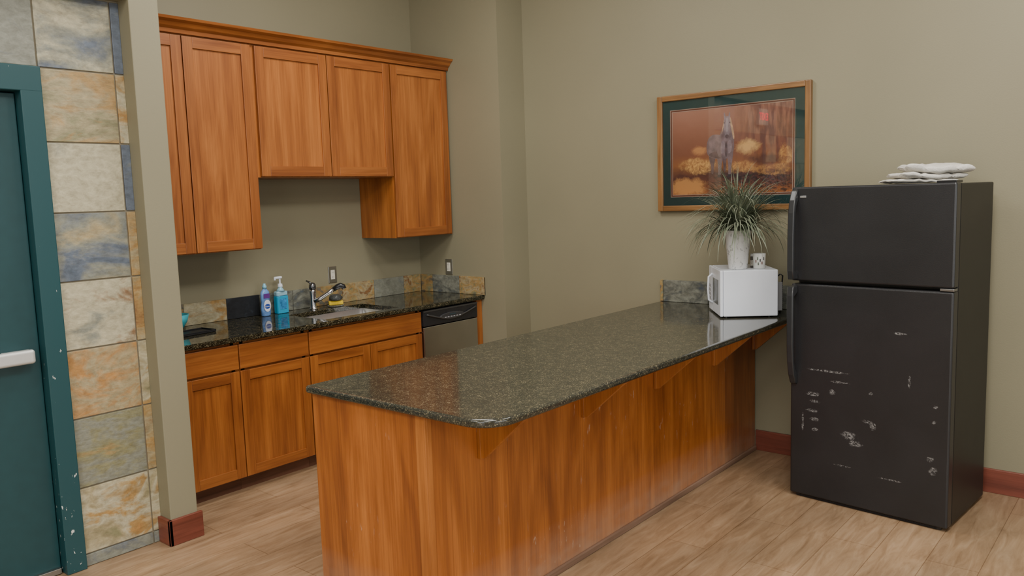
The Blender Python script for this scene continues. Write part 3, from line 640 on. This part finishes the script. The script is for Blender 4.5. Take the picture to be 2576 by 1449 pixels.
def artmat():
    m,nt,b=newmat('sunset_print'); o=sep(nt)
    z=math_(nt,'DIVIDE',math_(nt,'SUBTRACT',o[2],AZ0),AZ1-AZ0)
    u=math_(nt,'DIVIDE',math_(nt,'SUBTRACT',AY1,o[1]),AY1-AY0)
    n=noise(nt,coords(nt,scale=(1,1,1.6)),5,6,.6,.6)
    zz=math_(nt,'ADD',z,math_(nt,'MULTIPLY',math_(nt,'SUBTRACT',n,.5),.22))
    c=ramp(nt,[(.0,(.60,.22,.07)),(.12,(.24,.075,.045)),(.22,(.16,.055,.045)),(.34,(.48,.19,.07)),(.5,(.38,.145,.08)),(.72,(.46,.20,.12)),(1,(.56,.28,.19))],zz).outputs[0]
    td=math_(nt,'MULTIPLY',step(nt,u,.50,.75),step(nt,noise(nt,coords(nt,scale=(1,6,1.2)),6,4),.42,.58))
    c=mixc(nt,c,(.18,.07,.06),math_(nt,'MULTIPLY',td,math_(nt,'MULTIPLY',step(nt,z,.30,.45),.7)))
    nb=noise(nt,coords(nt,loc=(0,.3,.9)),11,8,.6,.75); ns=noise(nt,coords(nt,scale=(1,1,1),loc=(0,.9,.2)),34,5,1.0,.7)
    def blob(cu,cv,ru,rv,soft,tex,col,cin,amt=1.0,th=(.35,.6)):
        du=math_(nt,'DIVIDE',math_(nt,'SUBTRACT',u,cu),ru); dv=math_(nt,'DIVIDE',math_(nt,'SUBTRACT',z,cv),rv)
        d=math_(nt,'SQRT',math_(nt,'ADD',math_(nt,'MULTIPLY',du,du),math_(nt,'MULTIPLY',dv,dv)))
        d=math_(nt,'ADD',d,math_(nt,'MULTIPLY',math_(nt,'SUBTRACT',nb,.5),1.8))
        k=step(nt,math_(nt,'SUBTRACT',1.3,d),.3,.3+soft)
        if tex: k=math_(nt,'MULTIPLY',k,step(nt,ns,*th))
        return mixc(nt,cin,col,math_(nt,'MULTIPLY',k,amt))
    c=blob(.64,.54,.11,.10,.6,False,(1.0,.66,.28),c,.95)
    c=blob(.24,.52,.08,.07,.6,False,(.90,.46,.18),c,.8)
    c=blob(.22,.34,.17,.11,.3,True,(1.0,.62,.22),c)
    c=blob(.60,.30,.14,.08,.3,True,(.90,.50,.17),c)
    c=blob(.94,.42,.06,.13,.3,True,(.85,.47,.15),c)
    c=blob(.84,.26,.18,.07,.3,True,(.80,.42,.13),c,.8)
    c=blob(.12,.09,.20,.13,.4,False,(.98,.52,.18),c,.8)
    c=blob(.80,.38,.15,.08,.5,False,(.12,.045,.04),c,.7)
    dk=math_(nt,'MULTIPLY',step(nt,noise(nt,coords(nt,scale=(1,1,2.6),loc=(0,.1,.1)),13,7,1.5,.7),.47,.54),step(nt,math_(nt,'SUBTRACT',.28,z),.0,.08))
    dk=math_(nt,'MULTIPLY',dk,step(nt,u,.25,.42)); c=mixc(nt,c,(.05,.02,.02),math_(nt,'MULTIPLY',dk,.85))
    nt.links.new(c,b.inputs['Base Color']); b.inputs['Roughness'].default_value=.6; return m
def Pc(pts): return [(AY1-(AY1-AY0)*u,AZ0+(AZ1-AZ0)*v_) for u,v_ in pts]
def smoothp(pts,it=2):
    for _ in range(it):
        q=[]
        for i in range(len(pts)):
            a=pts[i];b_=pts[(i+1)%len(pts)]
            q+=[(a[0]*.75+b_[0]*.25,a[1]*.75+b_[1]*.25),(a[0]*.25+b_[0]*.75,a[1]*.25+b_[1]*.75)]
        pts=q
    return pts
def art(bm):
    box(bm,-.0105,-.006,AY0,AY1,AZ0,AZ1,0)
    cnt=[0]
    def poly(pts,mi,sm=True):
        if sm: pts=smoothp(pts)
        cnt[0]+=1; x=-.0105-.00006*cnt[0]
        vs=[bm.verts.new((x,a,c)) for a,c in Pc(pts)]
        f=bm.faces.new(vs); f.material_index=mi
        f.normal_update()
        if f.normal.x>0: f.normal_flip()
    BG,RIM,FACE,BLZ,DK,SH=1,2,3,4,5,6
    poly([(.322,.52),(.325,.40),(.345,.32),(.342,.235),(.362,.235),(.366,.32),(.378,.42),(.39,.50)],SH)
    poly([(.432,.44),(.446,.36),(.448,.26),(.466,.26),(.468,.36),(.478,.44)],SH)
    poly([(.392,.48),(.398,.36),(.404,.28),(.400,.205),(.424,.205),(.427,.28),(.436,.37),(.452,.46)],BG)
    poly([(.475,.46),(.486,.36),(.489,.28),(.486,.215),(.510,.215),(.512,.28),(.520,.37),(.534,.50)],BG)
    for a in(.398,.484): poly([(a,.225),(a-.002,.195),(a+.030,.195),(a+.028,.225)],DK,False)
    poly([(.302,.50),(.304,.60),(.322,.665),(.358,.70),(.41,.695),(.46,.66),(.47,.45),(.43,.405),(.36,.42),(.318,.45)],BG)
    poly([(.312,.46),(.36,.425),(.43,.41),(.46,.46),(.42,.50),(.36,.50)],SH)
    poly([(.395,.46),(.392,.56),(.408,.66),(.436,.75),(.446,.83),(.460,.88),(.500,.88),(.514,.82),(.526,.73),(.538,.62),(.536,.50),(.515,.43),(.47,.405),(.42,.42)],BG)
    poly([(.425,.46),(.422,.56),(.438,.63),(.462,.60),(.458,.48)],FACE)
    poly([(.482,.46),(.482,.60),(.505,.64),(.520,.57),(.514,.48)],FACE)
    poly([(.462,.43),(.458,.53),(.466,.61),(.476,.61),(.482,.53),(.480,.43)],SH)
    poly([(.500,.90),(.512,.87),(.524,.79),(.536,.71),(.541,.64),(.532,.62),(.520,.70),(.510,.78),(.500,.84)],RIM)
    poly([(.455,.88),(.446,.82),(.438,.75),(.430,.70),(.436,.70),(.448,.77),(.457,.83)],RIM)
    poly([(.456,.86),(.450,.925),(.456,.955),(.468,.90)],FACE); poly([(.488,.90),(.500,.955),(.506,.925),(.502,.86)],FACE)
    poly([(.452,.86),(.450,.80),(.458,.73),(.461,.67),(.470,.645),(.486,.645),(.496,.67),(.499,.73),(.507,.80),(.505,.86),(.493,.90),(.464,.90)],FACE)
    poly([(.470,.88),(.469,.80),(.473,.71),(.484,.71),(.488,.80),(.487,.88)],BLZ)
    poly([(.462,.680),(.465,.652),(.478,.642),(.491,.652),(.495,.680),(.478,.692)],SH)
    for a,c in((.4545,.825),(.5025,.825)): poly([(a+.0035*math.cos(t),c+.010*math.sin(t)) for t in [2*math.pi*i/10 for i in range(10)]],DK,False)
mk('artwork',art,[artmat(),plain('horse_grey',(.34,.235,.24),.6,var=.3,vs=26),plain('rim_light',(.85,.56,.33),.6,var=.2,vs=60),plain('horse_face',(.44,.33,.35),.6,var=.2,vs=40),plain('horse_blaze',(.56,.46,.48),.6),plain('horse_dark',(.08,.045,.05),.6),plain('horse_shade',(.21,.125,.125),.6,var=.3,vs=30)],parent=pc,label='print of a grey horse standing in a glowing sunset field')
gl=bpy.data.materials.new('picture_glass'); gl.use_nodes=True; nt=gl.node_tree; nt.nodes.remove(nt.nodes['Principled BSDF'])
fz=N(nt,'ShaderNodeFresnel'); fz.inputs['IOR'].default_value=1.5; tr=N(nt,'ShaderNodeBsdfTransparent'); gs=N(nt,'ShaderNodeBsdfGlossy'); gs.inputs['Roughness'].default_value=.02
mx=nt.nodes.new('ShaderNodeMixShader'); nt.links.new(math_(nt,'MULTIPLY',fz.outputs[0],2.8,True),mx.inputs[0]); nt.links.new(tr.outputs[0],mx.inputs[1]); nt.links.new(gs.outputs[0],mx.inputs[2]); nt.links.new(mx.outputs[0],nt.nodes['Material Output'].inputs[0])
def glf(bm):
    y0,y1,z0,z1=-hw+fw-.002,hw-fw+.002,fw-.002,hh-fw+.002
    bm.faces.new([bm.verts.new(p) for p in ((-.020,y0,z0),(-.020,y0,z1),(-.020,y1,z1),(-.020,y1,z0))])
mk('glass',glf,gl,parent=pc)
# ------------------------------------------------------------ lights
def area(name,loc,sx,sy,p,col=(1,.97,.92),rot=(0,0,0)):
    l=bpy.data.lights.new(name,'AREA'); l.shape='RECTANGLE'; l.size=sx; l.size_y=sy; l.energy=p; l.color=col
    o=bpy.data.objects.new(name,l); COL.objects.link(o); o.location=loc; o.rotation_euler=rot; return o
area('ceiling_lamp',(1.2,.6,3.66),1.2,1.2,108)
area('ceiling_lamp',(3.4,.4,3.66),1.2,.6,54)
area('ceiling_lamp',(-1.8,-1.2,3.66),1.4,1.4,110)
area('ceiling_lamp',(2.9,3.0,3.66),1.0,.8,58)
area('ceiling_lamp',(-.8,2.2,3.66),1.2,1.2,80)
area('fill_light',(-3.9,-.6,1.7),3.6,2.4,98,(.94,.98,1.0),(0,math.radians(-90),0))  # added fill panel, no window built here; brightens faces turned to the camera
area('fill_light',(1.2,-3.9,1.7),4.0,2.4,98,(.94,.98,1.0),(math.radians(90),0,0))  # second added fill behind the camera, lifts the peninsula front; no real window
w=bpy.data.worlds.new('World'); bpy.context.scene.world=w; w.use_nodes=True
w.node_tree.nodes['Background'].inputs[0].default_value=(.5,.5,.5,1); w.node_tree.nodes['Background'].inputs[1].default_value=.3
# ------------------------------------------------------------ camera
f=2030.73;yw=math.radians(40.0851);t=math.radians(6.4713);r=math.radians(1.8407);h=1.651
F=Vector((math.cos(yw)*math.cos(t),math.sin(yw)*math.cos(t),-math.sin(t))); R=Vector((math.sin(yw),-math.cos(yw),0)); D=F.cross(R)
Xc=R*math.cos(r)+D*math.sin(r); Yd=-R*math.sin(r)+D*math.cos(r)
M=Matrix((( Xc.x,-Yd.x,-F.x,0),(Xc.y,-Yd.y,-F.y,0),(Xc.z,-Yd.z,-F.z,h),(0,0,0,1)))
cd=bpy.data.cameras.new('camera'); cd.sensor_width=36; cd.lens=f/2576*36; cd.clip_start=.05
co=bpy.data.objects.new('camera',cd); COL.objects.link(co); co.matrix_world=M; bpy.context.scene.camera=co
